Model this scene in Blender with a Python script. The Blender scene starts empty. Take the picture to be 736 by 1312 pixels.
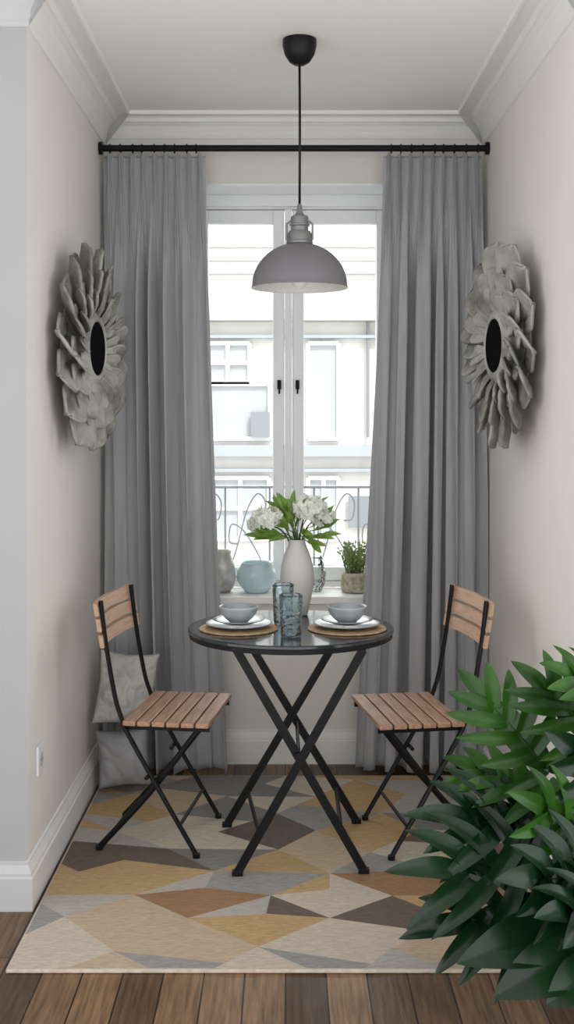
import bpy, bmesh, math, random
from mathutils import Vector, Matrix, noise
random.seed(7)
F=1480.0; CX=366.0; HY=540.0; CH=1.43
def P(px,py,D):
    s=F/D
    return Vector(((px-CX)/s, D, CH-(py-HY)/s))
def G(px,py,z=0.0):
    s=(py-HY)/(CH-z)
    return Vector(((px-CX)/s, F/s, z))
scn=bpy.context.scene
COL=scn.collection
# ------------------------------------------------------------ materials
MATS={}
def mat(name,col,rough=0.6,metal=0.0,col2=None,nscale=8.0,bump=0.0,bscale=60.0,stretch=None,spec=0.5,detail=4,ramp=(0.35,0.65),transl=0.0,coat=0.0,bdist=0.004):
    if name in MATS: return MATS[name]
    m=bpy.data.materials.new(name); m.use_nodes=True
    nt=m.node_tree; N=nt.nodes; L=nt.links
    b=N['Principled BSDF']
    b.inputs['Base Color'].default_value=(*col,1); b.inputs['Roughness'].default_value=rough
    b.inputs['Metallic'].default_value=metal; b.inputs['Specular IOR Level'].default_value=spec
    b.inputs['Coat Weight'].default_value=coat
    tc=N.new('ShaderNodeTexCoord'); mp=N.new('ShaderNodeMapping'); L.new(tc.outputs['Object'],mp.inputs['Vector'])
    if stretch: mp.inputs['Scale'].default_value=stretch
    if col2:
        n=N.new('ShaderNodeTexNoise'); n.inputs['Scale'].default_value=nscale; n.inputs['Detail'].default_value=detail
        L.new(mp.outputs[0],n.inputs['Vector'])
        r=N.new('ShaderNodeValToRGB'); r.color_ramp.elements[0].position=ramp[0]; r.color_ramp.elements[1].position=ramp[1]
        r.color_ramp.elements[0].color=(*col,1); r.color_ramp.elements[1].color=(*col2,1)
        L.new(n.outputs['Fac'],r.inputs['Fac']); L.new(r.outputs['Color'],b.inputs['Base Color'])
    if bump>0:
        n2=N.new('ShaderNodeTexNoise'); n2.inputs['Scale'].default_value=bscale; n2.inputs['Detail'].default_value=3
        L.new(mp.outputs[0],n2.inputs['Vector'])
        bp=N.new('ShaderNodeBump'); bp.inputs['Strength'].default_value=bump; bp.inputs['Distance'].default_value=bdist
        L.new(n2.outputs['Fac'],bp.inputs['Height']); L.new(bp.outputs[0],b.inputs['Normal'])
    if transl>0:
        out=N['Material Output']; t=N.new('ShaderNodeBsdfTranslucent'); t.inputs['Color'].default_value=(*col,1)
        mx=N.new('ShaderNodeMixShader'); mx.inputs[0].default_value=transl
        L.new(b.outputs[0],mx.inputs[1]); L.new(t.outputs[0],mx.inputs[2]); L.new(mx.outputs[0],out.inputs['Surface'])
    MATS[name]=m; return m
M_wall=mat('wall_paint',(0.765,0.725,0.69),0.85,col2=(0.785,0.75,0.715),nscale=3,bump=0.08,bscale=180)
M_wallf=mat('front_wall_painted_shade',(0.385,0.388,0.395),0.85,col2=(0.40,0.403,0.41),nscale=3,bump=0.08,bscale=180)  # shade painted into the camera-facing wall: darker, cooler grey against the strong frontal light
M_trimf=mat('front_trim_painted_shade',(0.50,0.505,0.51),0.5)  # shaded copy of the white trim, dimmer light put into its colour
M_wallback=mat('wall_back_paint',(0.74,0.715,0.67),0.85,col2=(0.76,0.735,0.69),nscale=3,bump=0.08,bscale=180)
M_ceil=mat('ceiling_paint',(0.85,0.845,0.825),0.9,bump=0.05,bscale=120)
M_trim=mat('white_gloss_trim',(0.81,0.805,0.79),0.45,bump=0.04,bscale=30)
M_frame=mat('window_frame_paint',(0.86,0.87,0.88),0.4,bump=0.02,bscale=40)
M_black=mat('black_powdercoat',(0.006,0.006,0.007),0.42,bump=0.05,bscale=300,spec=0.22)
M_blackrod=mat('black_rod',(0.006,0.006,0.007),0.5,spec=0.2)
M_table=mat('table_black_glass',(0.020,0.024,0.028),0.16,bump=0.02,bscale=25,coat=0.5)
M_wood=mat('oiled_slat_wood',(0.32,0.180,0.112),0.5,col2=(0.48,0.29,0.19),nscale=9,stretch=(14,1.2,14),bump=0.15,bscale=30)
M_wood2=mat('backrest_wood',(0.48,0.29,0.18),0.5,col2=(0.60,0.395,0.265),nscale=9,stretch=(14,1.2,14),bump=0.15,bscale=30)
M_lamp=mat('grey_enamel',(0.175,0.17,0.18),0.42,bump=0.01,spec=0.4)
M_lampin=mat('lamp_inner_white',(0.75,0.74,0.72),0.5)
M_socket=mat('socket_grey_metal',(0.22,0.22,0.22),0.35,metal=0.5)
M_bulb=mat('frosted_bulb',(0.85,0.83,0.78),0.3)
M_plate=mat('grey_stoneware',(0.25,0.275,0.29),0.3,col2=(0.31,0.335,0.35),nscale=20,coat=0.3)
M_bowl=mat('pale_stoneware',(0.30,0.33,0.345),0.3,col2=(0.38,0.41,0.42),nscale=20,coat=0.3)
M_mat=mat('woven_placemat',(0.36,0.23,0.12),0.8,col2=(0.55,0.40,0.24),nscale=40,bump=0.6,bscale=200)
M_vase=mat('matte_white_ceramic',(0.54,0.52,0.50),0.55,bump=0.1,bscale=80)
M_blue=mat('pale_blue_ceramic',(0.46,0.62,0.68),0.25,col2=(0.58,0.72,0.76),nscale=12,coat=0.4)
M_petw=mat('white_petals',(0.87,0.88,0.82),0.6,transl=0.3)
M_leafy=mat('light_green_leaf',(0.13,0.24,0.04),0.45,col2=(0.26,0.40,0.08),nscale=30,transl=0.35)
M_stem=mat('green_stem',(0.05,0.10,0.02),0.5,spec=0.3)
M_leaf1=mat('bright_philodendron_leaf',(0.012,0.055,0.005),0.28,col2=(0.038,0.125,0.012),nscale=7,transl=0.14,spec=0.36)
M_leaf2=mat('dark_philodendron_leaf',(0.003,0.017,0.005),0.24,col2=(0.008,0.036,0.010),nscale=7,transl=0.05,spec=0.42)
M_carve=mat('weathered_carved_wood',(0.11,0.105,0.098),0.6,col2=(0.40,0.39,0.37),nscale=9,bump=0.7,bscale=70,metal=0.0,spec=0.35,ramp=(0.30,0.62),detail=6,bdist=0.004)
M_mirror=mat('dark_mirror_glass',(0.008,0.008,0.009),0.6,spec=0.0)
M_moss=mat('mossy_pot',(0.30,0.27,0.17),0.9,col2=(0.55,0.52,0.42),nscale=50,bump=0.7,bscale=90)
M_herb=mat('herb_leaf',(0.16,0.24,0.07),0.6,col2=(0.34,0.38,0.16),nscale=40,transl=0.3)
M_silver=mat('silver_mercury_glass',(0.70,0.69,0.67),0.3,metal=0.2,col2=(0.40,0.39,0.37),nscale=22,bump=0.3,bscale=60)
M_pillow=mat('pale_velvet',(0.44,0.43,0.41),0.6,col2=(0.62,0.61,0.59),nscale=10,bump=0.9,bscale=16,detail=8,bdist=0.02)
M_cloth=mat('grey_throw',(0.32,0.325,0.335),0.85,col2=(0.38,0.385,0.395),nscale=8,bump=0.4,bscale=120)
M_curtain=mat('grey_linen',(0.46,0.468,0.482),0.9,col2=(0.495,0.503,0.517),nscale=60,stretch=(1,1,0.15),bump=0.2,bscale=400,transl=0.18,spec=0.2)
M_plastic=mat('white_plastic',(0.8,0.8,0.8),0.3)
M_dark=mat('dark_slot',(0.02,0.02,0.02),0.6)
M_iron=mat('wrought_iron',(0.16,0.17,0.19),0.6)
M_pot=mat('terracotta_gold_pot',(0.45,0.30,0.18),0.5,col2=(0.6,0.42,0.25),nscale=6)
M_soil=mat('potting_soil',(0.03,0.02,0.015),0.95,bump=1.0,bscale=40)
def glassmat(name,col,rough=0.05,tr=0.0,thin=False):
    m=bpy.data.materials.new(name); m.use_nodes=True; nt=m.node_tree; N=nt.nodes; L=nt.links
    if thin:
        N.remove(N['Principled BSDF'])
        t=N.new('ShaderNodeBsdfTransparent'); t.inputs[0].default_value=(*col,1)
        g=N.new('ShaderNodeBsdfGlossy'); g.inputs['Roughness'].default_value=rough; g.inputs[0].default_value=(1,1,1,1)
        fr=N.new('ShaderNodeLayerWeight'); fr.inputs[0].default_value=0.25
        ma=N.new('ShaderNodeMath'); ma.operation='MULTIPLY'; ma.inputs[1].default_value=0.5+tr
        L.new(fr.outputs['Fresnel'],ma.inputs[0])
        mx=N.new('ShaderNodeMixShader'); L.new(ma.outputs[0],mx.inputs[0]); L.new(t.outputs[0],mx.inputs[1]); L.new(g.outputs[0],mx.inputs[2])
        if tr>0:
            n=N.new('ShaderNodeTexVoronoi'); n.inputs['Scale'].default_value=90
            tc=N.new('ShaderNodeTexCoord'); L.new(tc.outputs['Object'],n.inputs['Vector'])
            bp=N.new('ShaderNodeBump'); bp.inputs['Strength'].default_value=0.8; bp.inputs['Distance'].default_value=0.003
            L.new(n.outputs['Distance'],bp.inputs['Height']); L.new(bp.outputs[0],g.inputs['Normal']); L.new(bp.outputs[0],fr.inputs['Normal'])
        L.new(mx.outputs[0],N['Material Output'].inputs['Surface'])
    return m
M_pane=glassmat('window_glass',(0.97,0.985,0.98),0.0,thin=True)
M_tumbler=glassmat('blue_hobnail_glass',(0.895,0.962,0.982),0.15,tr=0.9,thin=True)
M_clear=glassmat('clear_jar_glass',(0.93,0.955,0.955),0.08,tr=0.5,thin=True)
def plankmat():
    m=bpy.data.materials.new('oak_floorboards'); m.use_nodes=True; nt=m.node_tree; N=nt.nodes; L=nt.links; b=N['Principled BSDF']
    tc=N.new('ShaderNodeTexCoord'); mp=N.new('ShaderNodeMapping'); mp.inputs['Rotation'].default_value=(0,0,math.pi/2)
    L.new(tc.outputs['Object'],mp.inputs['Vector'])
    br=N.new('ShaderNodeTexBrick'); br.inputs['Scale'].default_value=1.0
    br.inputs['Brick Width'].default_value=1.3; br.inputs['Row Height'].default_value=0.105; br.inputs['Mortar Size'].default_value=0.0022
    br.inputs['Color1'].default_value=(0.070,0.041,0.023,1); br.inputs['Color2'].default_value=(0.25,0.150,0.080,1); br.inputs['Mortar'].default_value=(0.007,0.004,0.003,1)
    br.offset=0.37
    L.new(mp.outputs[0],br.inputs['Vector'])
    mp2=N.new('ShaderNodeMapping'); mp2.inputs['Scale'].default_value=(22,1.3,1); L.new(tc.outputs['Object'],mp2.inputs['Vector'])
    n=N.new('ShaderNodeTexNoise'); n.inputs['Scale'].default_value=4; n.inputs['Detail'].default_value=8; L.new(mp2.outputs[0],n.inputs['Vector'])
    r=N.new('ShaderNodeValToRGB'); r.color_ramp.elements[0].color=(0.4,0.38,0.36,1); r.color_ramp.elements[1].color=(1.3,1.25,1.2,1)
    r.color_ramp.elements[0].position=0.3; r.color_ramp.elements[1].position=0.7
    L.new(n.outputs['Fac'],r.inputs['Fac'])
    mx=N.new('ShaderNodeMix'); mx.data_type='RGBA'; mx.blend_type='MULTIPLY'; mx.inputs[0].default_value=0.9
    L.new(br.outputs['Color'],mx.inputs[6]); L.new(r.outputs[0],mx.inputs[7]); L.new(mx.outputs[2],b.inputs['Base Color'])
    b.inputs['Roughness'].default_value=0.38; b.inputs['Specular IOR Level'].default_value=0.28
    bp=N.new('ShaderNodeBump'); bp.inputs['Strength'].default_value=0.3; bp.inputs['Distance'].default_value=0.003
    L.new(n.outputs['Fac'],bp.inputs['Height']); L.new(bp.outputs[0],b.inputs['Normal'])
    return m
M_floor=plankmat()
# ------------------------------------------------------------ mesh helpers
def mk(name,bm,mats,parent=None,smooth=False,autos=None):
    me=bpy.data.meshes.new(name); bm.normal_update(); bm.to_mesh(me); bm.free()
    if not isinstance(mats,(list,tuple)): mats=[mats]
    for m in mats: me.materials.append(m)
    if smooth:
        for p in me.polygons: p.use_smooth=True
    o=bpy.data.objects.new(name,me); COL.objects.link(o)
    if parent: o.parent=parent
    if autos:
        md=o.modifiers.new('es','EDGE_SPLIT'); md.split_angle=math.radians(autos)
    return o
def empty(name,loc=(0,0,0),rotz=0):
    e=bpy.data.objects.new(name,None); e.location=loc; e.rotation_euler=(0,0,rotz); e.empty_display_size=0.1; COL.objects.link(e); return e
def box(bm,x0,x1,y0,y1,z0,z1,bev=0.0,mi=0):
    r=bmesh.ops.create_cube(bm,size=1.0)
    vs=r['verts']
    for v in vs:
        v.co=Vector(((x0+x1)/2+v.co.x*(x1-x0),(y0+y1)/2+v.co.y*(y1-y0),(z0+z1)/2+v.co.z*(z1-z0)))
    fs=set(f for v in vs for f in v.link_faces)
    for f in fs: f.material_index=mi
    if bev>0:
        es=list(set(e for v in vs for e in v.link_edges))
        bmesh.ops.bevel(bm,geom=es,offset=bev,segments=2,affect='EDGES',profile=0.5)
def tube(bm,pts,r,seg=10,closed=False,cap=True,mi=0,flat=1.0):
    pts=[Vector(p) for p in pts]; n=len(pts); rings=[]
    up=None
    for i,p in enumerate(pts):
        if closed: t=(pts[(i+1)%n]-pts[i-1]).normalized()
        elif i==0: t=(pts[1]-pts[0]).normalized()
        elif i==n-1: t=(pts[-1]-pts[-2]).normalized()
        else: t=((pts[i+1]-pts[i]).normalized()+(pts[i]-pts[i-1]).normalized()).normalized()
        if up is None:
            a=Vector((0,0,1)) if abs(t.z)<0.9 else Vector((0,1,0))
            up=(a-t*a.dot(t)).normalized()
        else:
            up=(up-t*up.dot(t)).normalized()
        s=t.cross(up)
        rr=r[i] if isinstance(r,(list,tuple)) else r
        rings.append([bm.verts.new(p+up*math.cos(2*math.pi*k/seg)*rr+s*math.sin(2*math.pi*k/seg)*rr*flat) for k in range(seg)])
    m=n if closed else n-1
    for i in range(m):
        a=rings[i]; b=rings[(i+1)%n]
        for k in range(seg):
            f=bm.faces.new((a[k],a[(k+1)%seg],b[(k+1)%seg],b[k])); f.material_index=mi
    if cap and not closed:
        f=bm.faces.new(rings[0][::-1]); f.material_index=mi
        f=bm.faces.new(rings[-1]); f.material_index=mi
def smoothpath(pts,n=8):
    pts=[Vector(p) for p in pts]; out=[]
    ext=[2*pts[0]-pts[1]]+pts+[2*pts[-1]-pts[-2]]
    for i in range(1,len(ext)-2):
        p0,p1,p2,p3=ext[i-1:i+3]
        for k in range(n):
            t=k/n
            out.append(0.5*((2*p1)+(-p0+p2)*t+(2*p0-5*p1+4*p2-p3)*t*t+(-p0+3*p1-3*p2+p3)*t**3))
    out.append(pts[-1]); return out
def lathe(bm,prof,seg=48,c=(0,0,0),mi=0,capb=False):
    rings=[]; c=Vector(c)
    for r,z in prof:
        if r<1e-5: rings.append([bm.verts.new(c+Vector((0,0,z)))])
        else: rings.append([bm.verts.new(c+Vector((r*math.cos(2*math.pi*k/seg),r*math.sin(2*math.pi*k/seg),z))) for k in range(seg)])
    for a,b in zip(rings[:-1],rings[1:]):
        for k in range(seg):
            k2=(k+1)%seg
            if len(a)==1 and len(b)==1: continue
            if len(a)==1: f=bm.faces.new((a[0],b[k2],b[k]))
            elif len(b)==1: f=bm.faces.new((a[k],a[k2],b[0]))
            else: f=bm.faces.new((a[k],a[k2],b[k2],b[k]))
            f.material_index=mi
def trimrun(bm,prof,A,B,nrm,extA=0,extB=0):
    A=Vector((A[0],A[1],0)); B=Vector((B[0],B[1],0)); d=(B-A).normalized(); n=Vector((nrm[0],nrm[1],0))
    ra=[];rb=[]
    for o,z in prof:
        ra.append(bm.verts.new(A+n*o+Vector((0,0,z))-d*(extA*o)))
        rb.append(bm.verts.new(B+n*o+Vector((0,0,z))+d*(extB*o)))
    for i in range(len(prof)-1):
        bm.faces.new((ra[i],ra[i+1],rb[i+1],rb[i]))
    try:
        bm.faces.new(ra); bm.faces.new(rb[::-1])
    except Exception: pass
# ------------------------------------------------------------ room
WL=-0.76; WR=0.83; YB=4.84; YF=3.39; YFR=3.28; ZC=2.70
bm=bmesh.new(); box(bm,-3.2,3.2,1.5,5.14,-0.1,0.0); mk('floor',bm,M_floor)
bm=bmesh.new(); box(bm,-3.2,3.2,-0.4,5.14,ZC,ZC+0.12); mk('ceiling',bm,M_ceil)
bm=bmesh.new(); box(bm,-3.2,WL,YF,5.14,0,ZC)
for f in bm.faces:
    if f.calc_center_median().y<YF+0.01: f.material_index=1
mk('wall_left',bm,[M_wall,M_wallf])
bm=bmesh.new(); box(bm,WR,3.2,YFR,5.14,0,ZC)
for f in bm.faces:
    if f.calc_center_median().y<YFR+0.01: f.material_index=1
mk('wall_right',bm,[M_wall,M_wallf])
OX0,OX1,OZ0,OZ1=-0.44,0.50,0.68,2.43; YO=5.14
bm=bmesh.new()
box(bm,WL,OX0,YB,YO,0,ZC); box(bm,OX1,WR,YB,YO,0,ZC); box(bm,OX0,OX1,YB,YO,0,OZ0); box(bm,OX0,OX1,YB,YO,OZ1,ZC)
mk('wall_back',bm,M_wallback)
bp=[(0,0),(0.022,0),(0.022,0.095),(0.017,0.10),(0.017,0.108),(0.012,0.118),(0.006,0.13),(0.006,0.138),(0,0.14)]
bm=bmesh.new(); trimrun(bm,bp,(WL,YF),(WL,YB),(1,0),1,0); mk('baseboard_left',bm,M_trim)
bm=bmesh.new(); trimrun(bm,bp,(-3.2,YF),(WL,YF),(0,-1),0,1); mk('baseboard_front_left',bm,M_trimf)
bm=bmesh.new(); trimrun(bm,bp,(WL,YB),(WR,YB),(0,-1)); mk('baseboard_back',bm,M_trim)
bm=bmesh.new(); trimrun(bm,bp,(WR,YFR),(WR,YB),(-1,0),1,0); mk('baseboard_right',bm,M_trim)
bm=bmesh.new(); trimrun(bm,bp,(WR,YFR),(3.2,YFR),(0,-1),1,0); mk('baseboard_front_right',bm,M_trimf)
cp=[(0,ZC-0.115),(0.007,ZC-0.113),(0.009,ZC-0.100),(0.009,ZC-0.092),(0.013,ZC-0.086),(0.018,ZC-0.062),(0.030,ZC-0.042),(0.048,ZC-0.030),(0.056,ZC-0.028),(0.058,ZC-0.014),(0.064,ZC-0.008),(0.108,ZC-0.006),(0.112,ZC-0.014),(0.122,ZC-0.014),(0.127,ZC-0.0),(0.127,ZC+0.001)]
for nm,A,B,n,ea,eb in [('trim_1',(WL,YF),(WL,YB),(1,0),1,-1),('trim_2',(WL,YB),(WR,YB),(0,-1),-1,-1),('trim_3',(WR,YFR),(WR,YB),(-1,0),1,-1),('trim_4',(-3.2,YF),(WL,YF),(0,-1),0,1),('trim_5',(WR,YFR),(3.2,YFR),(0,-1),1,0)]:
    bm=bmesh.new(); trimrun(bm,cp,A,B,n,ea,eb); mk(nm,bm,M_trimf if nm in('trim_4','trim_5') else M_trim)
# ------------------------------------------------------------ window
win=empty('window_1',(0,0,0))
YW=5.06
bm=bmesh.new()
box(bm,OX0,OX0+0.05,YW,YW+0.07,OZ0+0.03,OZ1-0.001,0.003); box(bm,OX1-0.05,OX1,YW,YW+0.07,OZ0+0.03,OZ1-0.001,0.003)
box(bm,OX0+0.05,OX1-0.05,YW,YW+0.07,OZ1-0.07,OZ1-0.001,0.003); box(bm,OX0+0.05,OX1-0.05,YW,YW+0.07,OZ0+0.03,OZ0+0.05,0.003)
xc=0.013
mk('outer_frame',bm,M_frame,win)
bm=bmesh.new(); box(bm,xc-0.016,xc+0.016,YW-0.016,YW+0.06,OZ0+0.051,OZ1-0.071,0.004); mk('centre_post',bm,M_frame,win)
for i,(a,b) in enumerate(((OX0+0.051,xc-0.018),(xc+0.018,OX1-0.051))):
    bm=bmesh.new(); y0,y1=YW+0.005,YW+0.05
    z0,z1=OZ0+0.052,OZ1-0.073
    w=0.050
    box(bm,a,a+w,y0,y1,z0,z1,0.005); box(bm,b-w,b,y0,y1,z0,z1,0.005)
    box(bm,a+w,b-w,y0+.001,y1,z1-0.06,z1,0.004); box(bm,a+w,b-w,y0+.001,y1,z0,z0+0.06,0.004)
    mk('sash_%d'%(i+1),bm,M_frame,win)
    bm=bmesh.new(); box(bm,a+w,b-w,YW+0.026,YW+0.030,z0+0.06,z1-0.06); mk('pane_%d'%(i+1),bm,M_pane,win)
bm=bmesh.new()
for x in (xc-0.040,xc+0.040):
    c=P(0,493,YW); tube(bm,[(x,YW-0.012,c.z-0.02),(x,YW-0.012,c.z+0.02)],0.009,10); tube(bm,[(x,YW+0.004,c.z),(x,YW-0.012,c.z)],0.006,8)
    tube(bm,[(x,YW-0.012,c.z-0.012),(x,YW-0.014,c.z-0.04)],0.004,8)
mk('window_latch',bm,M_black,win)
bm=bmesh.new(); box(bm,OX0+.001,OX1-.001,YW-0.03,YW-0.001,OZ1-0.062,OZ1-0.002,0.004); mk('head_casing',bm,M_frame,win)
bm=bmesh.new(); box(bm,OX0+.0005,OX0+0.012,YB+.002,YW-.001,OZ0+.025,OZ1-.001); box(bm,OX1-0.012,OX1-.0005,YB+.002,YW-.001,OZ0+.025,OZ1-.001); box(bm,OX0+.013,OX1-.013,YB+.002,YW-.031,OZ1-0.012,OZ1-.0005); mk('reveal_lining',bm,M_frame,win)
bm=bmesh.new(); box(bm,OX0-0.04,OX1+0.04,YB-0.035,YB-0.0005,OZ0-0.012,OZ0+0.022,0.005); box(bm,OX0+0.0005,OX1-0.0005,YB-0.0004,YW+0.002,OZ0+0.0005,OZ0+0.022)
mk('trim_windowsill',bm,M_trim)
SZ=OZ0+0.0225
# ------------------------------------------------------------ curtains + rod
RY=4.70; RZ=P(0,190,RY).z
rod=empty('curtain_rod')
bm=bmesh.new(); tube(bm,[(WL+0.004,RY,RZ),(WR-0.004,RY,RZ)],0.0135,14); mk('rod_bar',bm,M_blackrod,rod,True,40)
bm=bmesh.new()
for x in (WL+0.008,WR-0.008): tube(bm,[(x-0.007,RY,RZ),(x+0.007,RY,RZ)],0.026,20)
mk('end_sockets',bm,M_blackrod,rod)
def ring(bm,x,y,z,R,r,n=18):
    tube(bm,[(x,y+R*math.sin(2*math.pi*k/n),z+R*math.cos(2*math.pi*k/n)) for k in range(n)],r,6,closed=True)
bm=bmesh.new()
for X0,X1 in ((-0.735,-0.335),(0.41,0.80)):
    for k in range(9):
        ring(bm,X0+(X1-X0)*(k+.5)/9+random.uniform(-.006,.006),RY,RZ-0.002,0.0175,0.003)
mk('curtain_rings',bm,M_blackrod,rod,True)
def curtain(name,tops,bots,seed,nf,zb=0.0145):
    rnd=random.Random(seed)
    bm=bmesh.new(); NU=360; NV=110
    ztop=RZ-0.024
    ph=[rnd.uniform(0,6.28) for _ in range(10)]
    npn=9
    grid=[]
    def warp(u): return u+0.030*math.sin(2*math.pi*u*1.6+ph[0])+0.018*math.sin(2*math.pi*u*3.3+ph[1])
    for j in range(NV+1):
        v=(j/NV)**1.5; z=ztop+(zb-ztop)*v
        row=[]
        for i in range(NU+1):
            u=i/NU
            e=v**1.3
            mid=tops[0]+(bots[0]-tops[0])*e; end=tops[1]+(bots[1]-tops[1])*e
            w=warp(u)
            drift=0.6*math.sin(v*1.8+ph[2])*v
            q=2*math.pi*nf*w+drift+0.7*v*math.sin(5*u+ph[3])
            g=min(1,max(0,(v-0.03)/0.25)); g=g*g*(3-2*g)
            amp=0.003+0.045*g
            amp*=0.72+0.38*math.sin(2*math.pi*u*1.3+ph[4])+0.12*math.sin(v*4+u*9)
            y=RY-0.010+amp*math.sin(q)+0.22*amp*math.sin(2*q+ph[5]+v)
            y+=0.004*math.sin(3*q+ph[6]+3*v)*min(1,v*3)+0.0025*math.sin(7*q*0.7+ph[8]+9*v)*g
            x=mid+(end-mid)*u+0.012*math.sin(2*q+0.6)*g
            h=min(1,max(0,1-(v-0.03)/0.17))
            s=(u*npn)%1.0-0.5
            wd=0.11+0.10*min(1,abs(v-0.038)/0.03)*(0.4 if v<0.038 else min(2.2,1+(v-0.038)*8))
            pin=math.exp(-(s/wd)**2)
            y-=h*(0.040*pin*(0.72+0.28*math.cos(s*52)) -0.014)
            if v>0.9: y+=0.010*((v-0.9)/0.1)*math.sin(q*0.5+ph[7])
            y=min(max(y,RY-0.075),RY+0.08)
            zz=z-(0.007*(1-pin)*(1 if j<3 else 0))
            if j==NV: zz=zb+0.004*(1+math.sin(q))
            row.append(bm.verts.new((min(max(x,WL+0.006),WR-0.006),y,zz)))
        grid.append(row)
    for j in range(NV):
        for i in range(NU):
            bm.faces.new((grid[j][i],grid[j][i+1],grid[j+1][i+1],grid[j+1][i]))
    o=mk(name,bm,M_curtain,None,True)
    md=o.modifiers.new('s','SOLIDIFY'); md.thickness=0.002
    return o
curtain('curtain',(-0.74,-0.325),(-0.752,-0.235),3,6.0)
curtain('curtain.001',(0.80,0.398),(0.822,0.295),11,6.2)
# ------------------------------------------------------------ pendant lamp
lx,ly=0.047,3.84
lamp=empty('pendant_lamp',(lx,ly,0))
bm=bmesh.new(); lathe(bm,[(0,ZC-0.001),(0.056,ZC-0.001),(0.057,ZC-0.02),(0.05,ZC-0.05),(0.034,ZC-0.075),(0.016,ZC-0.086),(0.006,ZC-0.088),(0,ZC-0.088)],40); mk('ceiling_canopy',bm,M_black,lamp,True,50)
zr=P(0,366,ly).z
bm=bmesh.new(); tube(bm,[(0,0,ZC-0.08),(0.001,0,2.4),(0,0,zr+0.255)],0.0042,8); mk('cord',bm,M_black,lamp,True)
bm=bmesh.new()
lathe(bm,[(0,zr+0.27),(0.007,zr+0.27),(0.01,zr+0.245),(0.016,zr+0.235),(0.028,zr+0.230),(0.030,zr+0.222),(0.030,zr+0.205),(0.034,zr+0.203),(0.034,zr+0.198),(0.029,zr+0.196),(0.029,zr+0.182),(0.036,zr+0.180),(0.040,zr+0.172),(0.040,zr+0.150),(0.044,zr+0.147),(0.044,zr+0.138),(0.0,zr+0.138)],36)
for sx in (-1,1): tube(bm,[(sx*0.03,0,zr+0.215),(sx*0.043,0,zr+0.205),(sx*0.043,0,zr+0.155),(sx*0.036,0,zr+0.150)],0.004,6)
mk('socket_housing',bm,M_socket,lamp,True,35)
R=0.158; Hh=0.142
prof=[(0.030,zr+Hh)]+[(R*math.sin(a),zr+Hh*math.cos(a)**1.0) for a in [math.radians(d) for d in range(14,91,4)]]+[(R+0.002,zr-0.004),(R+0.003,zr-0.008)]
bm=bmesh.new(); lathe(bm,prof,72); mk('shade_outer',bm,M_lamp,lamp,True)
prof2=[(R+0.003,zr-0.008),(R-0.001,zr-0.008)]+[((R-0.004)*math.sin(a),zr+(Hh-0.004)*math.cos(a)-0.002) for a in [math.radians(d) for d in range(90,0,-5)]]+[(0,zr+Hh-0.006)]
bm=bmesh.new(); lathe(bm,prof2,72); mk('shade_inner',bm,M_lampin,lamp,True)
bm=bmesh.new(); lathe(bm,[(0,zr+0.13),(0.014,zr+0.13),(0.014,zr+0.09),(0.02,zr+0.07),(0.028,zr+0.045),(0.03,zr+0.022),(0.025,zr+0.003),(0.013,zr-0.008),(0,zr-0.011)],28); mk('bulb',bm,M_bulb,lamp,True)
# ------------------------------------------------------------ table
RUGT=0.0128
tx,ty,tzw=0.018,3.85,0.747
tab=empty('bistro_table',(tx,ty,RUGT)); tz=tzw-RUGT
bm=bmesh.new(); TR=0.343
lathe(bm,[(0,tz),(TR-0.004,tz),(TR,tz-0.003),(TR,tz-0.010),(TR-0.003,tz-0.013),(0,tz-0.013)],96); mk('tabletop',bm,M_table,tab,True,30)
bm=bmesh.new(); lathe(bm,[(TR-0.03,tz-0.0135),(TR-0.005,tz-0.0135),(TR-0.005,tz-0.028),(TR-0.008,tz-0.028),(TR-0.03,tz-0.020)],96); mk('table_rim',bm,M_black,tab,False)
bm=bmesh.new()
def bar(bm,a,b,w,t,axis=(0,1,0)):
    a=Vector(a); b=Vector(b); d=(b-a).normalized(); ax=Vector(axis); u=(ax-d*ax.dot(d)).normalized(); s=d.cross(u)
    vs=[bm.verts.new(p+s*(i*w/2)+u*(j*t/2)) for p in (a,b) for i,j in ((-1,-1),(1,-1),(1,1),(-1,1))]
    for q in ((0,1,2,3),(7,6,5,4),(0,4,5,1),(1,5,6,2),(2,6,7,3),(3,7,4,0)): bm.faces.new([vs[k] for k in q])
zt=tz-0.03; zf=0.009
A=[((-0.175,-0.215,zt),(0.228,-0.225,zf)),((0.225,-0.24,zt),(-0.168,-0.245,zf)),((-0.185,0.215,zt),(0.232,0.225,zf)),((0.19,0.19,zt),(-0.222,0.19,zf))]
for a,b in A: bar(bm,a,b,0.026,0.014)
for a,(x,y,z) in A: box(bm,x-0.017,x+0.017,y-0.011,y+0.011,0.0005,0.016,0.002)
def L3(a,b,z):
    t=(z-zt)/(zf-zt); return Vector(a).lerp(Vector(b),t)
for z in (0.13,):
    tube(bm,[L3(*A[0],z),L3(*A[2],z)],0.007,8); tube(bm,[L3(*A[1],z),L3(*A[3],z)],0.007,8)
tube(bm,[L3(*A[0],0.36),L3(*A[2],0.36)],0.006,8)
tube(bm,[L3(*A[0],zt),L3(*A[2],zt)],0.009,8); tube(bm,[L3(*A[1],zt),L3(*A[3],zt)],0.009,8)
p=L3(*A[0],0.37); tube(bm,[p+Vector((0.0,-0.028,0)),p+Vector((0,0.012,0))],0.011,10)
bar(bm,(-0.17,-0.25,zt+0.006),(-0.17,0.25,zt+0.006),0.022,0.012,(0,0,1)); bar(bm,(0.21,-0.25,zt+0.006),(0.21,0.22,zt+0.006),0.022,0.012,(0,0,1))
o=mk('folding_legs',bm,M_black,tab)
tz=tzw
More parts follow.
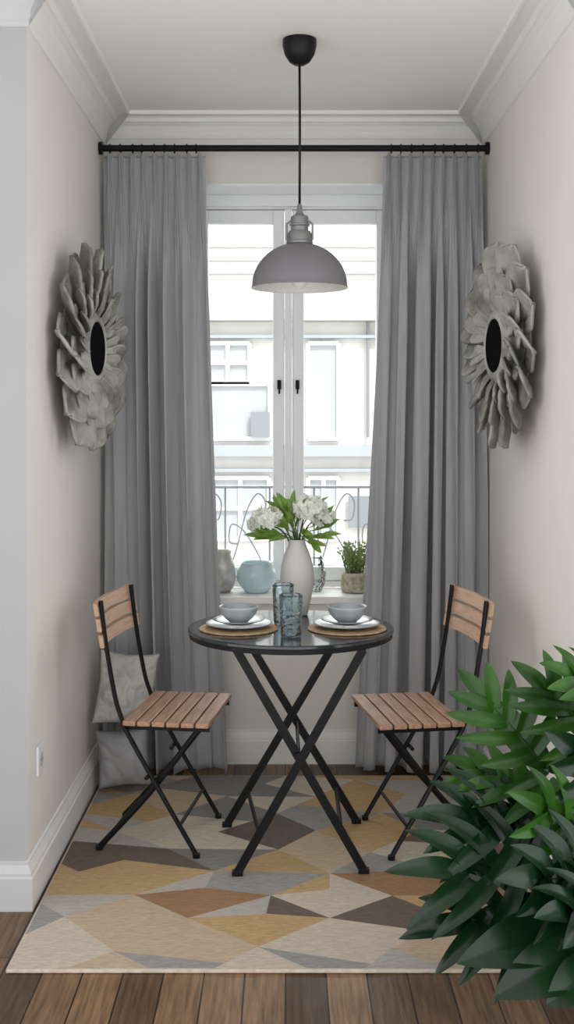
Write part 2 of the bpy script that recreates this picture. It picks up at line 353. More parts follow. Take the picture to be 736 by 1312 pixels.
# ------------------------------------------------------------ chairs
def chair(name,loc,rz):
    e=empty(name,loc,rz)
    hw=0.19; zs=0.442
    bm=bmesh.new()
    n=6; f0,f1=-0.135,0.155; w=(f1-f0)/n
    for k in range(n):
        box(bm,f0+k*w+0.003,f0+(k+1)*w-0.003,-0.215,0.215,zs-0.016,zs,0.003)
    mk('seat_slats',bm,M_wood,e)
    bm=bmesh.new()
    for k,z in enumerate((0.700,0.752,0.803)):
        f=-0.162-(z-0.45)*0.17
        N=14; hh=0.0205; th=0.007
        prev=None; W=0.226
        for i in range(N+1):
            y=-W+2*W*i/N
            cx=f-0.022*(1-(y/W)**2)+0.004
            tilt=0.17
            vs=[]
            for (a,b) in ((-1,-1),(1,-1),(1,1),(-1,1)):
                vs.append(bm.verts.new((cx+a*th-b*hh*tilt,y,z+b*hh)))
            if prev:
                for q in range(4): bm.faces.new((prev[q],prev[(q+1)%4],vs[(q+1)%4],vs[q]))
            else: bm.faces.new(vs[::-1])
            prev=vs
        bm.faces.new(prev)
    mk('backrest_slats',bm,M_wood2,e)
    bm=bmesh.new()
    for s in (-1,1):
        y=s*hw
        path=smoothpath([(-0.212,y,0.828),(-0.195,y,0.69),(-0.165,y,0.52),(-0.142,y,0.445),(-0.118,y,0.39),(-0.01,y,0.205),(0.108,y,0.009)],6)
        tube(bm,path,0.0105,8,flat=0.75)
        y2=s*(hw-0.028)
        tube(bm,smoothpath([(0.125,y2,0.42),(0.10,y2,0.395),(-0.06,y2,0.19),(-0.225,y2,0.009)],6),0.010,8,flat=0.75)
        bar(bm,(-0.14,s*(hw-0.012),zs-0.026),(0.15,s*(hw-0.012),zs-0.026),0.018,0.008)
        tube(bm,[(-0.055,y+s*0.014,0.255),(-0.055,y2-s*0.012,0.255)],0.007,8)
        for xx,yy in ((0.108,y),(-0.225,y2)): tube(bm,[(xx,yy,0.0005),(xx,yy,0.014)],0.012,10)
    tube(bm,[(0.052,-hw,0.10),(0.052,hw,0.10)],0.006,8)
    tube(bm,[(-0.165,-hw+0.028,0.08),(-0.165,hw-0.028,0.08)],0.006,8)
    tube(bm,[(-0.13,-hw,0.415),(-0.13,hw,0.415)],0.007,8)
    tube(bm,[(0.12,-hw+0.028,0.418),(0.12,hw-0.028,0.418)],0.007,8)
    mk('metal_frame',bm,M_black,e,True,50)
    return e
chair('folding_chair',(-0.372,3.955,RUGT),math.radians(-7.5))
chair('folding_chair.001',(0.420,3.94,RUGT),math.radians(180+9))
# ------------------------------------------------------------ rug
cols={'c':(0.59,0.51,0.42),'m':(0.52,0.36,0.185),'b':(0.165,0.130,0.108),'g':(0.34,0.33,0.31),'o':(0.34,0.20,0.11),'l':(0.47,0.44,0.40),'t':(0.54,0.42,0.30),'s':(0.25,0.24,0.23)}
keys=list(cols); 
def rugmat(k):
    c=cols[k]; c2=tuple(min(1,x*1.22+0.01) for x in c)
    return mat('rug_wool_'+k,c,0.95,col2=c2,nscale=45,stretch=(1,4,1),bump=0.9,bscale=260,spec=0.1,detail=8)
bm=bmesh.new()
RX0,RX1,RY0,RY1=-0.725,0.74,2.99,4.63
box(bm,RX0,RX1,RY0,RY1,0.0008,0.0118,0.003,mi=0)
hints=[('m',120,1125),('b',170,1098),('l',165,1150),('o',235,1150),('b',230,1185),('t',140,1192),('s',90,1192),('c',70,1230),('g',165,1222),('t',265,1210),('g',350,1226),
('m',335,1190),('b',385,1188),('g',310,1125),('m',385,1120),('c',450,1150),('b',510,1175),('o',530,1145),('c',470,1198),('l',520,1228),('t',430,1075),('b',350,1066),('s',280,1052),
('c',225,1075),('l',160,1058),('m',140,1042),('g',155,1018),('t',215,1017),('s',300,1008),('c',345,1022),('g',410,1032),('m',455,1012),('t',240,1035),('l',550,1012),('m',490,1075),
('g',490,1104),('s',545,1040),('c',590,1065),('b',610,1100),('m',640,1160),('g',660,1215),('t',200,1240),('l',330,1165),('c',300,1245),('g',60,1210),('c',560,1110),('t',600,1240),('s',270,1088)]
hp=[(k,G(a,b)) for k,a,b in hints]
rr=random.Random(4)
def colour(c,avoid=None):
    best=sorted(hp,key=lambda h:(h[1].x-c[0])**2+(h[1].y-c[1])**2)
    for k,p in best:
        if k!=avoid: return k
DW,DH=0.37,0.36
jit={}
def LP(i,j):
    if (i,j) not in jit: jit[(i,j)]=(rr.uniform(-.038,.038),rr.uniform(-.030,.030))
    a,b=jit[(i,j)]
    return (-0.80+i*DW/2+a, 2.93+j*DH/2+b)
def clip(poly):
    def half(poly,ax,lim,sg):
        out=[]
        for i in range(len(poly)):
            p=poly[i]; q=poly[(i+1)%len(poly)]
            ip=(p[ax]-lim)*sg>=0; iq=(q[ax]-lim)*sg>=0
            if ip: out.append(p)
            if ip!=iq:
                t=(lim-p[ax])/(q[ax]-p[ax]); out.append((p[0]+(q[0]-p[0])*t,p[1]+(q[1]-p[1])*t))
        return out
    for ax,lim,sg in ((0,RX0+.006,1),(0,RX1-.006,-1),(1,RY0+.006,1),(1,RY1-.006,-1)):
        poly=half(poly,ax,lim,sg)
        if len(poly)<3: return None
    return poly
def addp(poly,k):
    poly=clip(poly)
    if not poly: return
    f=bm.faces.new([bm.verts.new((x,y,0.01215)) for x,y in poly]); f.normal_update()
    if f.normal.z<0: f.normal_flip()
    f.material_index=keys.index(k)
def lerp(a,b,t): return (a[0]+(b[0]-a[0])*t,a[1]+(b[1]-a[1])*t)
def cen(ps): return (sum(p[0] for p in ps)/len(ps),sum(p[1] for p in ps)/len(ps))
for j in range(0,12):
    for i in range(0,11):
        if (i+j)%2: continue
        l,b,r,t=LP(i-1,j),LP(i,j-1),LP(i+1,j),LP(i,j+1)
        mode=rr.randrange(5)
        if mode==0:
            k=colour(cen([l,b,r,t])); addp([l,b,r,t],k)
        elif mode==1:
            a1=[l,b,r]; a2=[l,r,t]
            k=colour(cen(a1)); addp(a1,k); addp(a2,colour(cen(a2),k))
        elif mode==2:
            m=lerp(b,r,0.55); a1=[l,b,m]; a2=[l,m,r,t]
            k=colour(cen(a2)); addp(a2,k); addp(a1,colour(cen(a1),k))
        elif mode==3:
            m=lerp(l,t,0.5); a1=[l,b,r,m]; a2=[m,r,t]
            k=colour(cen(a1)); addp(a1,k); addp(a2,colour(cen(a2),k))
        else:
            m=lerp(b,t,0.62); a1=[l,b,r,m]; a2=[l,m,t]; a3=[m,r,t]
            k=colour(cen(a1)); addp(a1,k); k2=colour(cen(a2),k); addp(a2,k2); addp(a3,colour(cen(a3),k2))
mk('geometric_rug',bm,[rugmat(k) for k in keys])
# ------------------------------------------------------------ tableware
def place_setting(px,n):
    c=P(px,801,3.80); c.z=tz
    suf='' if n==0 else '.001'
    bm=bmesh.new(); R=0.128
    lathe(bm,[(0,0.0005),(R,0.0005),(R+0.002,0.003),(R,0.0055),(R*0.9,0.005),(0,0.005)],56)
    o=mk('placemat'+suf,bm,M_mat,None,True,60); o.location=c
    bm=bmesh.new()
    lathe(bm,[(0,0.0),(0.055,0.0),(0.06,0.002),(0.092,0.009),(0.108,0.013),(0.109,0.0155),(0.106,0.016),(0.09,0.0125),(0.062,0.006),(0,0.005)],64)
    o=mk('dinner_plate'+suf,bm,M_plate,None,True); o.location=c+Vector((0,0.005,0.0062))
    bm=bmesh.new()
    lathe(bm,[(0,0.0),(0.045,0.0),(0.07,0.008),(0.085,0.013),(0.085,0.0155),(0.068,0.011),(0.045,0.004),(0,0.004)],64)
    o=mk('side_plate'+suf,bm,M_plate,None,True); o.location=c+Vector((0,0.006,0.0185))
    bm=bmesh.new()
    lathe(bm,[(0,0.002),(0.03,0.0),(0.033,0.003),(0.045,0.012),(0.058,0.028),(0.064,0.046),(0.066,0.052),(0.0635,0.0525),(0.060,0.045),(0.053,0.028),(0.042,0.014),(0.025,0.008),(0,0.007)],56)
    o=mk('soup_bowl'+suf,bm,M_bowl,None,True); o.location=c+Vector((0,0.006,0.0232))
place_setting(306,0); place_setting(445,1)
def tumbler(name,p,r,h):
    bm=bmesh.new()
    prof=[(0,0.001),(r*0.82,0.001),(r*0.86,0.004)]
    n=16
    for k in range(n+1):
        t=k/n; prof.append((r*(0.86+0.14*t)+0.0012*(k%2),0.006+t*(h-0.006)))
    inner=[(a-0.004,z) for a,z in prof[3:]][::-1]
    lathe(bm,prof+inner+[(0,0.012)],40)
    o=mk(name,bm,M_tumbler,None,True); o.location=p
tumbler('drinking_glass',Vector((P(373,0,3.66).x,3.66,tz+.0003)),0.037,0.135)
tumbler('drinking_glass.001',Vector((P(363,0,3.90).x,3.90,tz+.0003)),0.036,0.135)
vx,vy=P(381,0,4.08).x,4.08
vase=empty('flower_vase',(vx,vy,tz+0.0005))
bm=bmesh.new(); lathe(bm,[(0,0),(0.034,0),(0.038,0.004),(0.048,0.05),(0.0575,0.10),(0.060,0.135),(0.056,0.175),(0.045,0.215),(0.034,0.240),(0.028,0.258),(0.030,0.266),(0.026,0.266),(0.024,0.255),(0.03,0.235),(0.0,0.2)],48); mk('vase_body',bm,M_vase,vase,True)
def leafgrid(bm,base,tip,width,nrm,droop=0.15,N=8,fold=0.15,mi=0,prof=None,M=4):
    base=Vector(base); tip=Vector(tip); d=tip-base; Lh=d.length; d.normalize(); n=Vector(nrm); n=(n-d*n.dot(d)).normalized(); s=d.cross(n)
    rows=[]
    for i in range(N+1):
        t=i/N
        w=width*(prof(t) if prof else math.sin(math.pi*min(1,t*0.97+0.03))**0.75*(1-0.35*t))
        c=base+d*(Lh*t)+n*(droop*Lh*(math.sin(math.pi*t)*0.6))
        rows.append([bm.verts.new(c+s*(w*q/M)+n*(abs(q)/M*w*fold*2)) for q in range(-M,M+1)])
    for a,b in zip(rows[:-1],rows[1:]):
        for q in range(2*M):
            f=bm.faces.new((a[q],a[q+1],b[q+1],b[q])); f.material_index=mi; f.smooth=True
rn=random.Random(5)
bmS=bmesh.new(); bmF=bmesh.new(); bmL=bmesh.new()
def rel(px,py,dy=0): 
    p=P(px,py,vy+dy); return Vector((p.x-vx,dy,p.z-tz))
def floret(bm,c,n,sz):
    n=n.normalized(); a=n.orthogonal().normalized(); 
    a=Matrix.Rotation(rn.uniform(0,6.28),3,n)@a; b=n.cross(a)
    cc=bm.verts.new(c)
    for k in range(4):
        th=k*math.pi/2
        u=a*math.cos(th)+b*math.sin(th); w=n.cross(u)
        p1=bm.verts.new(c+u*sz*0.55+w*sz*0.42+n*sz*.15); p2=bm.verts.new(c+u*sz+n*sz*0.35*rn.random()); p3=bm.verts.new(c+u*sz*0.55-w*sz*0.42+n*sz*.15)
        f=bm.faces.new((cc,p3,p2,p1)); f.smooth=False
mouth=Vector((0,0,0.25))
for (px,py,dy,R) in ((343,664,-0.03,0.050),(331,672,0.02,0.034),(397,652,-0.03,0.058),(413,662,0.01,0.042),(368,650,0.05,0.035)):
    c=rel(px,py,dy)
    for q in range(170):
        v=Vector((rn.gauss(0,1),rn.gauss(0,1),rn.gauss(0,1))).normalized(); 
        if v.z<-0.75: continue
        floret(bmF,c+Vector((v.x,v.y,v.z*0.75))*R*rn.uniform(.8,1.05),v+Vector((rn.gauss(0,.3),rn.gauss(0,.3),rn.gauss(0,.3))),0.0155)
    tube(bmS,smoothpath([mouth+Vector((0,0,-0.05)),mouth*0.6+c*0.4+Vector((0,0,0.02)),c],6),0.003,6)
for (px,py,dy) in ((320,690,0.0),(328,678,-.04),(360,632,0.0),(352,638,.03),(372,636,-.03),(385,640,-0.05),(410,636,0.02),(430,655,0.0),(426,688,-0.03),(412,702,-0.06),(400,690,-.05),(350,692,-0.06),(338,686,-0.05),(434,668,.02),(366,655,-.06),(378,665,-.07),(392,678,-.07),(355,668,-.07)):
    tip=rel(px,py,dy); base=mouth.lerp(tip,0.42)+Vector((0,0,0.015)); 
    tube(bmS,smoothpath([mouth+Vector((0,0,-0.04)),mouth.lerp(base,0.5)+Vector((0,0,.012)),base],5),0.0017,5)
    for q in range(3):
        off=Vector((rn.uniform(-.03,.03),rn.uniform(-.03,.03),rn.uniform(-.02,.02)))
        bb=base.lerp(tip,0.3*q/2)
        leafgrid(bmL,bb,tip+off*(0.4+q*0.4),0.014,(rn.uniform(-.5,.5),-0.8,0.6),0.15,6,0.12,M=2)
mk('stems',bmS,M_stem,vase,True); mk('white_blossoms',bmF,M_petw,vase); mk('foliage',bmL,M_leafy,vase,True)
# ------------------------------------------------------------ sill objects
def sillpos(px,D): return Vector((P(px,0,D).x,D,SZ))
bm=bmesh.new(); lathe(bm,[(0,0),(0.045,0),(0.05,0.004),(0.075,0.03),(0.086,0.062),(0.082,0.095),(0.068,0.120),(0.071,0.128),(0.067,0.128),(0.064,0.118),(0.075,0.09),(0.07,0.04),(0,0.02)],48)
o=mk('blue_ceramic_bowl',bm,M_blue,None,True); o.location=sillpos(329,4.93)
bm=bmesh.new(); lathe(bm,[(0,0),(0.035,0),(0.052,0.02),(0.062,0.06),(0.058,0.11),(0.045,0.15),(0.04,0.165),(0.046,0.178),(0.043,0.178),(0.037,0.165),(0.05,0.1),(0,0.01)],40)
o=mk('silver_glass_jar',bm,M_silver,None,True); o.location=sillpos(284,4.93)
bm=bmesh.new(); lathe(bm,[(0,0),(0.04,0),(0.055,0.03),(0.06,0.08),(0.05,0.12),(0.045,0.14),(0.05,0.15),(0.046,0.15),(0.041,0.14),(0.055,0.08),(0.045,0.02),(0,0.01)],40)
o=mk('clear_glass_vase',bm,M_clear,None,True); o.location=sillpos(400,4.95)
pp=empty('potted_herb',sillpos(455,4.93))
bm=bmesh.new(); lathe(bm,[(0,0),(0.05,0),(0.056,0.006),(0.060,0.04),(0.058,0.075),(0.05,0.085),(0.045,0.078),(0,0.074)],30)
for v in bm.verts: v.co+=Vector((0,0,0)) if v.co.z<0.002 else v.co.normalized()*0.006*noise.noise(v.co*60)
mk('moss_pot',bm,M_moss,pp,True)
bm=bmesh.new()
for q in range(80):
    a=rn.uniform(0,6.28); r=rn.uniform(0,0.04); h=rn.uniform(0.05,0.15); b=Vector((r*math.cos(a),r*math.sin(a),0.075)); t=b+Vector((math.cos(a)*rn.uniform(0,.04),math.sin(a)*rn.uniform(0,.04),h))
    t.y=min(t.y,0.08)
    tube(bm,[b,b.lerp(t,.5)+Vector((rn.uniform(-.005,.005),0,0)),t],0.0012,4)
    for w in range(7):
        p=b.lerp(t,0.3+0.1*w); e=p+Vector((rn.uniform(-1,1),rn.uniform(-1,1),rn.uniform(-.2,1))).normalized()*0.016
        leafgrid(bm,p,e,0.005,(0,-1,0.5),0.1,3,0.1,M=1)
mk('herb_foliage',bm,M_herb,pp,True)
# ------------------------------------------------------------ sunflower mirrors
def sunmirror(name,loc,side):
    e=empty(name,loc)
    e.rotation_euler=(0,math.radians(90*side),math.radians(-side*7.5))
    rr=random.Random(21+side)
    bm=bmesh.new()
    def petal(ang,r0,r1,w,z0,z1,tipz,cup):
        N=16;M=8; rows=[]
        ca,sa=math.cos(ang),math.sin(ang)
        tw=rr.uniform(0.22,0.42)
        for i in range(N+1):
            t=i/N; r=r0+(r1-r0)*t
            ww=w*(0.40+0.62*math.sin(math.pi*0.5*min(1,t/0.7)))
            if t>0.70: ww=w*1.02*math.sqrt(max(0.012,1-((t-0.70)/0.302)**2))
            zc=z0+(z1-z0)*t*t*(3-2*t)+0.012*math.sin(math.pi*t)+tipz*max(0,t-0.7)/0.3
            row=[]
            for q in range(-M,M+1):
                u=q/M; x=r; y=u*ww
                z=zc+cup*ww*(u*u)+tw*u*ww+0.0020*math.cos(q*math.pi*0.75)*(1-abs(u))*min(1,t*3)
                if abs(q)<=1: z-=0.007
                row.append(bm.verts.new((x*ca-y*sa,x*sa+y*ca,z)))
            rows.append(row)
        for a,b in zip(rows[:-1],rows[1:]):
            for q in range(2*M): bm.faces.new((a[q],a[q+1],b[q+1],b[q]))
    n=15
    for k in range(n): petal(2*math.pi*(k+rr.uniform(-.06,.06))/n,0.17,0.362+rr.uniform(-.012,.006),0.070,0.004,0.014,0.022,0.34)
    for k in range(n): petal(2*math.pi*(k+0.5+rr.uniform(-.06,.06))/n,0.14,0.285+rr.uniform(-.010,.008),0.055,0.022,0.036,0.020,0.36)
    for k in range(n): petal(2*math.pi*(k+rr.uniform(-.08,.08))/n,0.115,0.212+rr.uniform(-.008,.008),0.040,0.036,0.046,0.014,0.34)
    o=mk('carved_petals',bm,M_carve,e,True)
    md=o.modifiers.new('s','SOLIDIFY'); md.thickness=0.009; md.offset=-1
    bm=bmesh.new(); lathe(bm,[(0,0.0),(0.22,0.0),(0.22,0.004),(0.20,0.014),(0.15,0.036),(0.130,0.050),(0.112,0.060),(0.101,0.063),(0.094,0.060),(0.092,0.055),(0,0.055)],64)
    for v in bm.verts:
        r=math.hypot(v.co.x,v.co.y)
        if 0.1<r<0.16: v.co.z+=0.004*math.sin(math.atan2(v.co.y,v.co.x)*32)
    mk('backing_ring',bm,M_carve,e,True,40)
    bm=bmesh.new(); lathe(bm,[(0.0915,0.0590),(0,0.0590)],48); mk('mirror_disc',bm,M_mirror,e)
    return e
sunmirror('sunflower_mirror',(WL+0.052,4.0,CH+(540-447)/370),1)
sunmirror('sunflower_mirror.001',(WR-0.052,4.0,CH+(540-443)/370),-1)
# ------------------------------------------------------------ outlet
s=(CX-49)/0.76; D=F/s
ou=empty('wall_outlet',(WL,D,CH-(972-HY)/s))
bm=bmesh.new(); box(bm,0.0003,0.010,-0.04,0.04,-0.045,0.045,0.004); mk('cover_plate',bm,M_plastic,ou)
bm=bmesh.new(); 
tube(bm,[(0.0095,0,0),(0.0112,0,0)],0.021,24); mk('socket_well',bm,mat('socket_grey',(0.5,0.5,0.5),0.5),ou)
bm=bmesh.new()
for y in (-0.009,0.009): tube(bm,[(0.011,y,0),(0.0118,y,0)],0.003,10)
mk('socket_holes',bm,M_dark,ou)
# ------------------------------------------------------------ cushions in corner
def pillow(name,c,w,h,t,m,seed,rot,amp=0.012,fr=9):
    bm=bmesh.new(); N=44; off=Vector((seed*3.3,seed,0))
    for sd in (-1,1):
        g=[]
        for j in range(N+1):
            row=[]
            for i in range(N+1):
                u=-1+2*i/N; v=-1+2*j/N
                x=u*w/2*(0.90+0.10*v*v); z=v*h/2*(0.90+0.10*u*u)
                th=t/2*(max(0,1-u**4)*max(0,1-v**4))**0.55
                p=Vector((x,0,z))
                nn=noise.noise(p*fr+off)*amp+abs(noise.noise(p*fr*2.1+off+Vector((sd*5,0,0))))*amp*1.2
                edge=(1-u**6)*(1-v**6)
                row.append(bm.verts.new((x,sd*(th+nn*edge),z)))
            g.append(row)
        for j in range(N):
            for i in range(N):
                q=(g[j][i],g[j][i+1],g[j+1][i+1],g[j+1][i]); bm.faces.new(q if sd<0 else q[::-1])
    bmesh.ops.remove_doubles(bm,verts=bm.verts,dist=0.0004)
    bmesh.ops.rotate(bm,verts=bm.verts,cent=(0,0,0),matrix=(Matrix.Rotation(rot[2],3,'Z')@Matrix.Rotation(rot[1],3,'Y')@Matrix.Rotation(rot[0],3,'X')))
    o=mk(name,bm,m,None,True); o.location=c; return o
pillow('throw_cushion',(-0.615,4.46,0.400),0.235,0.285,0.085,M_pillow,2,(math.radians(-14),math.radians(6),math.radians(6)),0.022,13)
pillow('floor_cushion',(-0.625,4.45,0.135),0.205,0.225,0.13,M_cloth,4,(math.radians(-8),math.radians(-4),math.radians(4)),0.025,8)
# ------------------------------------------------------------ big plant
pc=Vector((0.88,2.84,0))
pl=empty('potted_philodendron',pc)
bm=bmesh.new(); lathe(bm,[(0,0.001),(0.13,0.001),(0.14,0.01),(0.165,0.20),(0.175,0.26),(0.18,0.262),(0.18,0.275),(0.165,0.275),(0.16,0.24),(0,0.24)],48); mk('plant_pot',bm,M_pot,pl,True,40)
bm=bmesh.new(); lathe(bm,[(0,0.248),(0.158,0.245)],32); mk('soil',bm,M_soil,pl)
rp=random.Random(9)
def lobed(bm,base,tip,ll,nrm,mi=0,nl=6,droop=0.10,W0=0.019,core=0.020):
    base=Vector(base); tip=Vector(tip); d=tip-base; Lh=d.length; d.normalize(); n=Vector(nrm); n=(n-d*n.dot(d)).normalized(); s=d.cross(n)
    def C(t): return base+d*(Lh*t)+n*(droop*Lh*(math.sin(math.pi*t*0.9)))-Vector((0,0,0.10*Lh*t*t))
    tube(bm,[C(t/10)+n*0.001 for t in range(11)],[0.0035*(1-0.06*t) for t in range(11)],5,mi=mi)
    rows=[]
    for i in range(15):
        t=i/14; w=core*math.sin(math.pi*min(1,0.10+t*0.85))**0.5*2.1
        c=C(t); rows.append([bm.verts.new(c+s*w*q/2+n*abs(q)/2*w*0.15) for q in (-2,-1,0,1,2)])
    for a,b in zip(rows[:-1],rows[1:]):
        for q in range(4):
            f=bm.faces.new((a[q],a[q+1],b[q+1],b[q])); f.material_index=mi; f.smooth=True
    lp=lambda x:(0.72+0.70*x if x<0.4 else max(0,1-((x-0.4)/0.6)**2.0)**0.8)+0.01
    def lobe(b0,dr,ln,W,bend,sag):
        N=16;M=3; rowsl=[]
        nn=(n-dr*n.dot(dr)).normalized(); ss=dr.cross(nn)
        for i in range(N+1):
            x=i/N; w=W*lp(x)
            c=b0+dr*(ln*x)+bend*(ln*0.25*x*x)+nn*(0.13*ln*math.sin(math.pi*x*0.85))-Vector((0,0,ln*sag*x*x))
            rowsl.append([bm.verts.new(c+ss*(w*q/M)+nn*(abs(q/M)**1.3*w*0.30)) for q in range(-M,M+1)])
        for a,b in zip(rowsl[:-1],rowsl[1:]):
            for q in range(2*M):
                f=bm.faces.new((a[q],a[q+1],b[q+1],b[q])); f.material_index=mi; f.smooth=True
    for k in range(nl):
        t=0.0+0.88*k/(nl-1)
        ln=ll*(0.66+0.42*math.sin(math.pi*(t*0.8+0.15)))*rp.uniform(0.94,1.06)
        for sd in (-1,1):
            ang=math.radians(88-56*t+rp.uniform(-4,4))
            dr=(s*sd*math.sin(ang)+d*math.cos(ang)).normalized()
            lobe(C(t),dr,ln,W0*rp.uniform(.92,1.08),d,rp.uniform(0.08,0.24))
    lobe(C(0.95),d,ll*0.85,W0*1.1,d,0.15)
bmP=bmesh.new(); bmT=bmesh.new()
LV=[
((700,985,2.95),(625,888,3.02),0.130,0,(-0.2,-0.9,0.35)),
((775,958,2.90),(700,880,2.93),0.135,0,(-0.1,-0.8,0.6)),
((800,910,2.85),(735,868,2.82),0.12,0,(-0.3,-0.6,0.8)),
((705,1035,2.95),(615,985,3.03),0.115,0,(0.0,-0.7,0.8)),
((725,1070,2.95),(607,1045,2.95),0.19,1,(0.0,-0.75,0.7)),
((765,1080,2.80),(690,1025,2.68),0.155,0,(-0.2,-0.9,0.6)),
((720,1125,2.90),(590,1108,2.86),0.205,1,(0.1,-0.75,0.65)),
((775,1130,2.72),(690,1115,2.60),0.16,1,(-0.1,-0.85,0.5)),
((730,1165,2.85),(602,1175,2.80),0.185,1,(0.1,-0.7,0.7)),
((815,1020,2.85),(735,950,2.75),0.14,1,(-0.3,-0.8,0.5)),
((815,1180,2.68),(725,1165,2.52),0.14,1,(-0.3,-0.7,0.7)),
((850,900,2.8),(900,800,2.8),0.13,0,(0,-0.8,0.5)),
((900,1000,2.8),(990,940,2.8),0.14,1,(0.2,-0.6,0.7)),
((900,1100,2.7),(1010,1100,2.6),0.14,1,(0.2,-0.6,0.7)),
((860,1000,3.0),(940,965,3.1),0.13,0,(0.2,0.0,0.9)),
((880,1150,2.6),(900,1220,2.4),0.13,1,(0,-0.6,0.8)),
]
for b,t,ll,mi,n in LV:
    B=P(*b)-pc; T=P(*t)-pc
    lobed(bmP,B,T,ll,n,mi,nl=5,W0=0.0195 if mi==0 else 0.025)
    root=Vector((rp.uniform(-.05,.05),rp.uniform(-.05,.05),0.25))
    tube(bmT,smoothpath([root,root.lerp(B,0.5)+Vector((0,0,0.10)),B],6),[0.007]*6+[0.005]*7,6)
for b,t,w in (((750,1190,2.72),(585,1235,2.62),0.075),((765,1215,2.66),(632,1278,2.58),0.075),((775,1235,2.62),(700,1288,2.55),0.06),((800,1170,2.62),(690,1195,2.52),0.06)):
    B=P(*b)-pc; T=P(*t)-pc
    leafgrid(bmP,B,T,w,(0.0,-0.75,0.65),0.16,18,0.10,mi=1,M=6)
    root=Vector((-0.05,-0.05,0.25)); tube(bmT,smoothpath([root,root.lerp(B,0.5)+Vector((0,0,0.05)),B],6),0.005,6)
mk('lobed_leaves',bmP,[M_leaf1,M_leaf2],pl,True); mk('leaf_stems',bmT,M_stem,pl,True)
# ------------------------------------------------------------ exterior
M_fac=mat('facade_render',(0.70,0.68,0.64),0.9,col2=(0.76,0.74,0.70),nscale=1.5)
M_fac2=mat('facade_rear_render',(0.74,0.73,0.71),0.9,col2=(0.80,0.79,0.77),nscale=1.5)
M_fwin=mat('facade_window_glass',(0.45,0.47,0.48),0.4)
M_fframe=mat('facade_window_frame',(0.82,0.83,0.84),0.6)
M_fband=mat('facade_band',(0.40,0.43,0.47),0.8)
M_froof=mat('facade_roof_slate',(0.50,0.49,0.48),0.8)
M_fdark=mat('facade_dark',(0.25,0.26,0.28),0.6)
YE=14.0
def E(px,py): 
    return P(px,py,YE)
fa=empty('building_facade')
bm=bmesh.new(); box(bm,-6,6,YE,YE+1,-3.2,E(0,400).z); mk('facade_wall',bm,M_fac,fa)
bm=bmesh.new()
a=E(0,400).z; b=E(0,345).z
vs=[bm.verts.new(v) for v in ((-6,YE-0.15,a),(6,YE-0.15,a),(6,YE+1.0,b),(-6,YE+1.0,b))]; bm.faces.new(vs)
box(bm,-6,6,YE-0.25,YE+0.02,a-0.12,a+0.03)
mk('facade_roof',bm,M_froof,fa)
bm=bmesh.new(); box(bm,-6,6,YE+1.0,YE+1.3,b-2,E(0,262).z); mk('rear_building',bm,M_fac2,fa)
bm=bmesh.new()
for y in (300,318,336): 
    z=E(0,y).z; box(bm,-6,6,YE+0.93,YE+0.999,z-0.02,z+0.02)
mk('rear_bands',bm,M_froof,fa)
bmw=bmesh.new(); bmf=bmesh.new()
def fwin(x0,y0,x1,y1,nx,ny,depth=YE):
    a=E(x0,y1); c=E(x1,y0)
    box(bmw,a.x,c.x,depth-0.01,depth+0.005,a.z,c.z)
    t=0.05
    for i in range(nx+1):
        x=a.x+(c.x-a.x)*i/nx; box(bmf,x-t/2,x+t/2,depth-0.06,depth-0.012,a.z,c.z)
    for i in range(ny+1):
        z=a.z+(c.z-a.z)*i/ny; box(bmf,a.x,c.x,depth-0.065,depth-0.012,z-t/2,z+t/2)
fwin(200,440,250,560,1,1); fwin(264,440,320,490,2,2); fwin(264,492,346,562,1,1); fwin(395,440,434,562,1,1); fwin(490,440,560,562,2,2)
for (x0,x1) in ((190,250),(272,345),(395,434),(500,550)):
    fwin(x0,612,x1,690,2,2)
for (x0,x1) in ((200,250),(270,330),(395,470),(500,560)):
    fwin(x0,720,x1,860,2,3)
mk('facade_windows',bmw,M_fwin,fa); mk('facade_window_frames',bmf,M_fframe,fa)
bm=bmesh.new()
box(bm,-6,6,YE-0.2,YE,E(0,584).z,E(0,570).z); box(bm,-6,6,YE-0.12,YE,E(0,604).z,E(0,600).z); box(bm,-6,6,YE-0.12,YE,E(0,434).z,E(0,430).z)
mk('facade_cornice',bm,M_fband,fa)
bm=bmesh.new()
a=E(322,560); c=E(346,528); box(bm,a.x,c.x,YE-0.15,YE-0.07,a.z,c.z)
a=E(470,560); c=E(473,400); box(bm,a.x,c.x,YE-0.1,YE-0.02,a.z,c.z)
a=E(446,675); c=E(476,635); box(bm,a.x,c.x,YE-0.1,YE-0.07,a.z,c.z)
mk('facade_signs',bm,M_fdark,fa)
bm=bmesh.new(); box(bm,-12,12,5.6,30,-3.3,-3.2); mk('street_ground',bm,mat('street_asphalt',(0.3,0.3,0.3),0.9))
rl=empty('balcony_railing')
yr=5.42; zt_=P(0,624,yr).z; zb_=0.66
bm=bmesh.new()
box(bm,-0.70,0.76,yr-0.014,yr+0.014,zt_-0.006,zt_+0.006,0.003)
tube(bm,[(-0.70,yr,zb_),(0.76,yr,zb_)],0.006,8)
for k in range(8):
    x=-0.70+1.46*k/7; tube(bm,[(x,yr,0.60),(x,yr,zt_)],0.005,8)
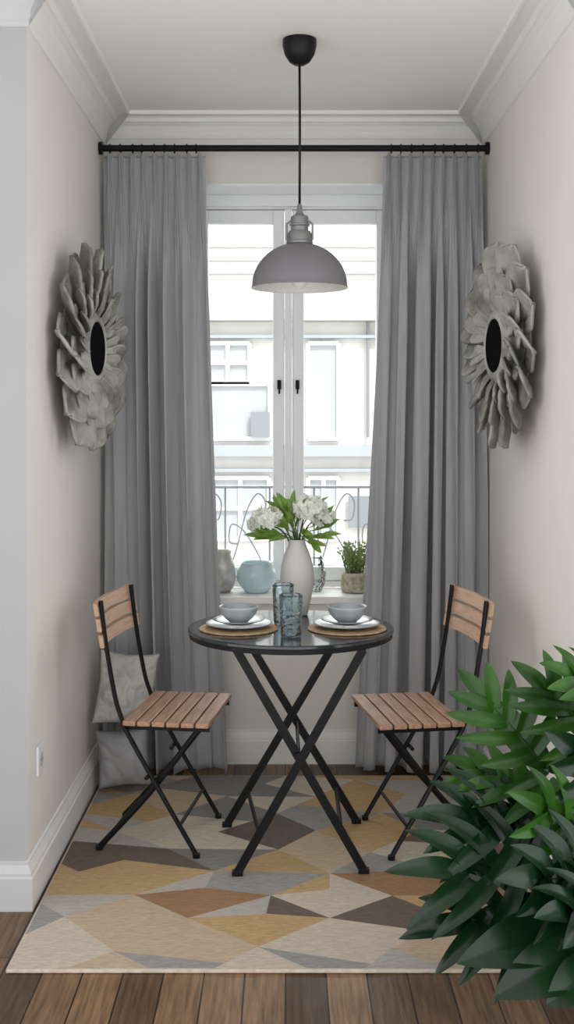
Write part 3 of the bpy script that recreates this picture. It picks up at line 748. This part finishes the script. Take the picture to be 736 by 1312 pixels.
for k in range(7):
    x0=-0.70+1.46*k/7; w_=1.46/7; x1=x0+w_
    h_=zt_-zb_
    tube(bm,smoothpath([(x0,yr,zb_+0.02),(x0+0.05,yr,zb_+h_*0.35),(x0+0.10,yr,zb_+h_*0.75),(x0+0.15,yr,zb_+h_*0.93),(x1-0.02,yr,zb_+h_*0.85),(x1-0.03,yr,zb_+h_*0.68),(x1-0.07,yr,zb_+h_*0.66)],6),0.004,6)
    tube(bm,smoothpath([(x1,yr,zb_+0.02),(x1-0.05,yr,zb_+h_*0.30),(x1-0.12,yr,zb_+h_*0.55),(x0+0.03,yr,zb_+h_*0.62),(x0+0.02,yr,zb_+h_*0.45),(x0+0.06,yr,zb_+h_*0.42)],6),0.004,6)
mk('railing_ironwork',bm,M_iron,rl,True,40)
bm=bmesh.new(); box(bm,-0.75,0.80,5.142,5.47,0.54,0.60,0.004); mk('balcony_slab',bm,M_fac,rl)
# ------------------------------------------------------------ light
w=bpy.data.worlds.new('World'); scn.world=w; w.use_nodes=True
nt=w.node_tree; bg=nt.nodes['Background']
bg.inputs['Color'].default_value=(0.98,0.985,1.0,1); bg.inputs['Strength'].default_value=1.95
sl=bpy.data.lights.new('sun','SUN'); sl.energy=2.6; sl.angle=math.radians(6); sl.color=(1,0.97,0.92)
so=bpy.data.objects.new('sun',sl); COL.objects.link(so); so.location=(2,-3,8)
d=Vector((-0.25,0.66,-0.72)); so.rotation_euler=d.to_track_quat('-Z','Y').to_euler()
s2=bpy.data.lights.new('hazy_sky_glow','SUN'); s2.energy=10.0; s2.angle=math.radians(100); s2.color=(1.0,0.985,0.96)
s2o=bpy.data.objects.new('hazy_sky_glow',s2); COL.objects.link(s2o); s2o.location=(0,20,12)
d=Vector((0.0,-0.86,-0.5)); s2o.rotation_euler=d.to_track_quat('-Z','Y').to_euler()
# ------------------------------------------------------------ camera
cam=bpy.data.cameras.new('Camera'); co=bpy.data.objects.new('Camera',cam); COL.objects.link(co)
co.location=(0,0,CH); co.rotation_euler=(math.pi/2,0,0)
cam.sensor_fit='AUTO'; cam.sensor_width=36; cam.lens=F/1312*36
cam.shift_y=-(656-HY)/1312; cam.shift_x=(368-CX)/1312
cam.clip_start=0.05
scn.camera=co
scn.view_settings.view_transform='Standard'
scn.view_settings.exposure=0.0
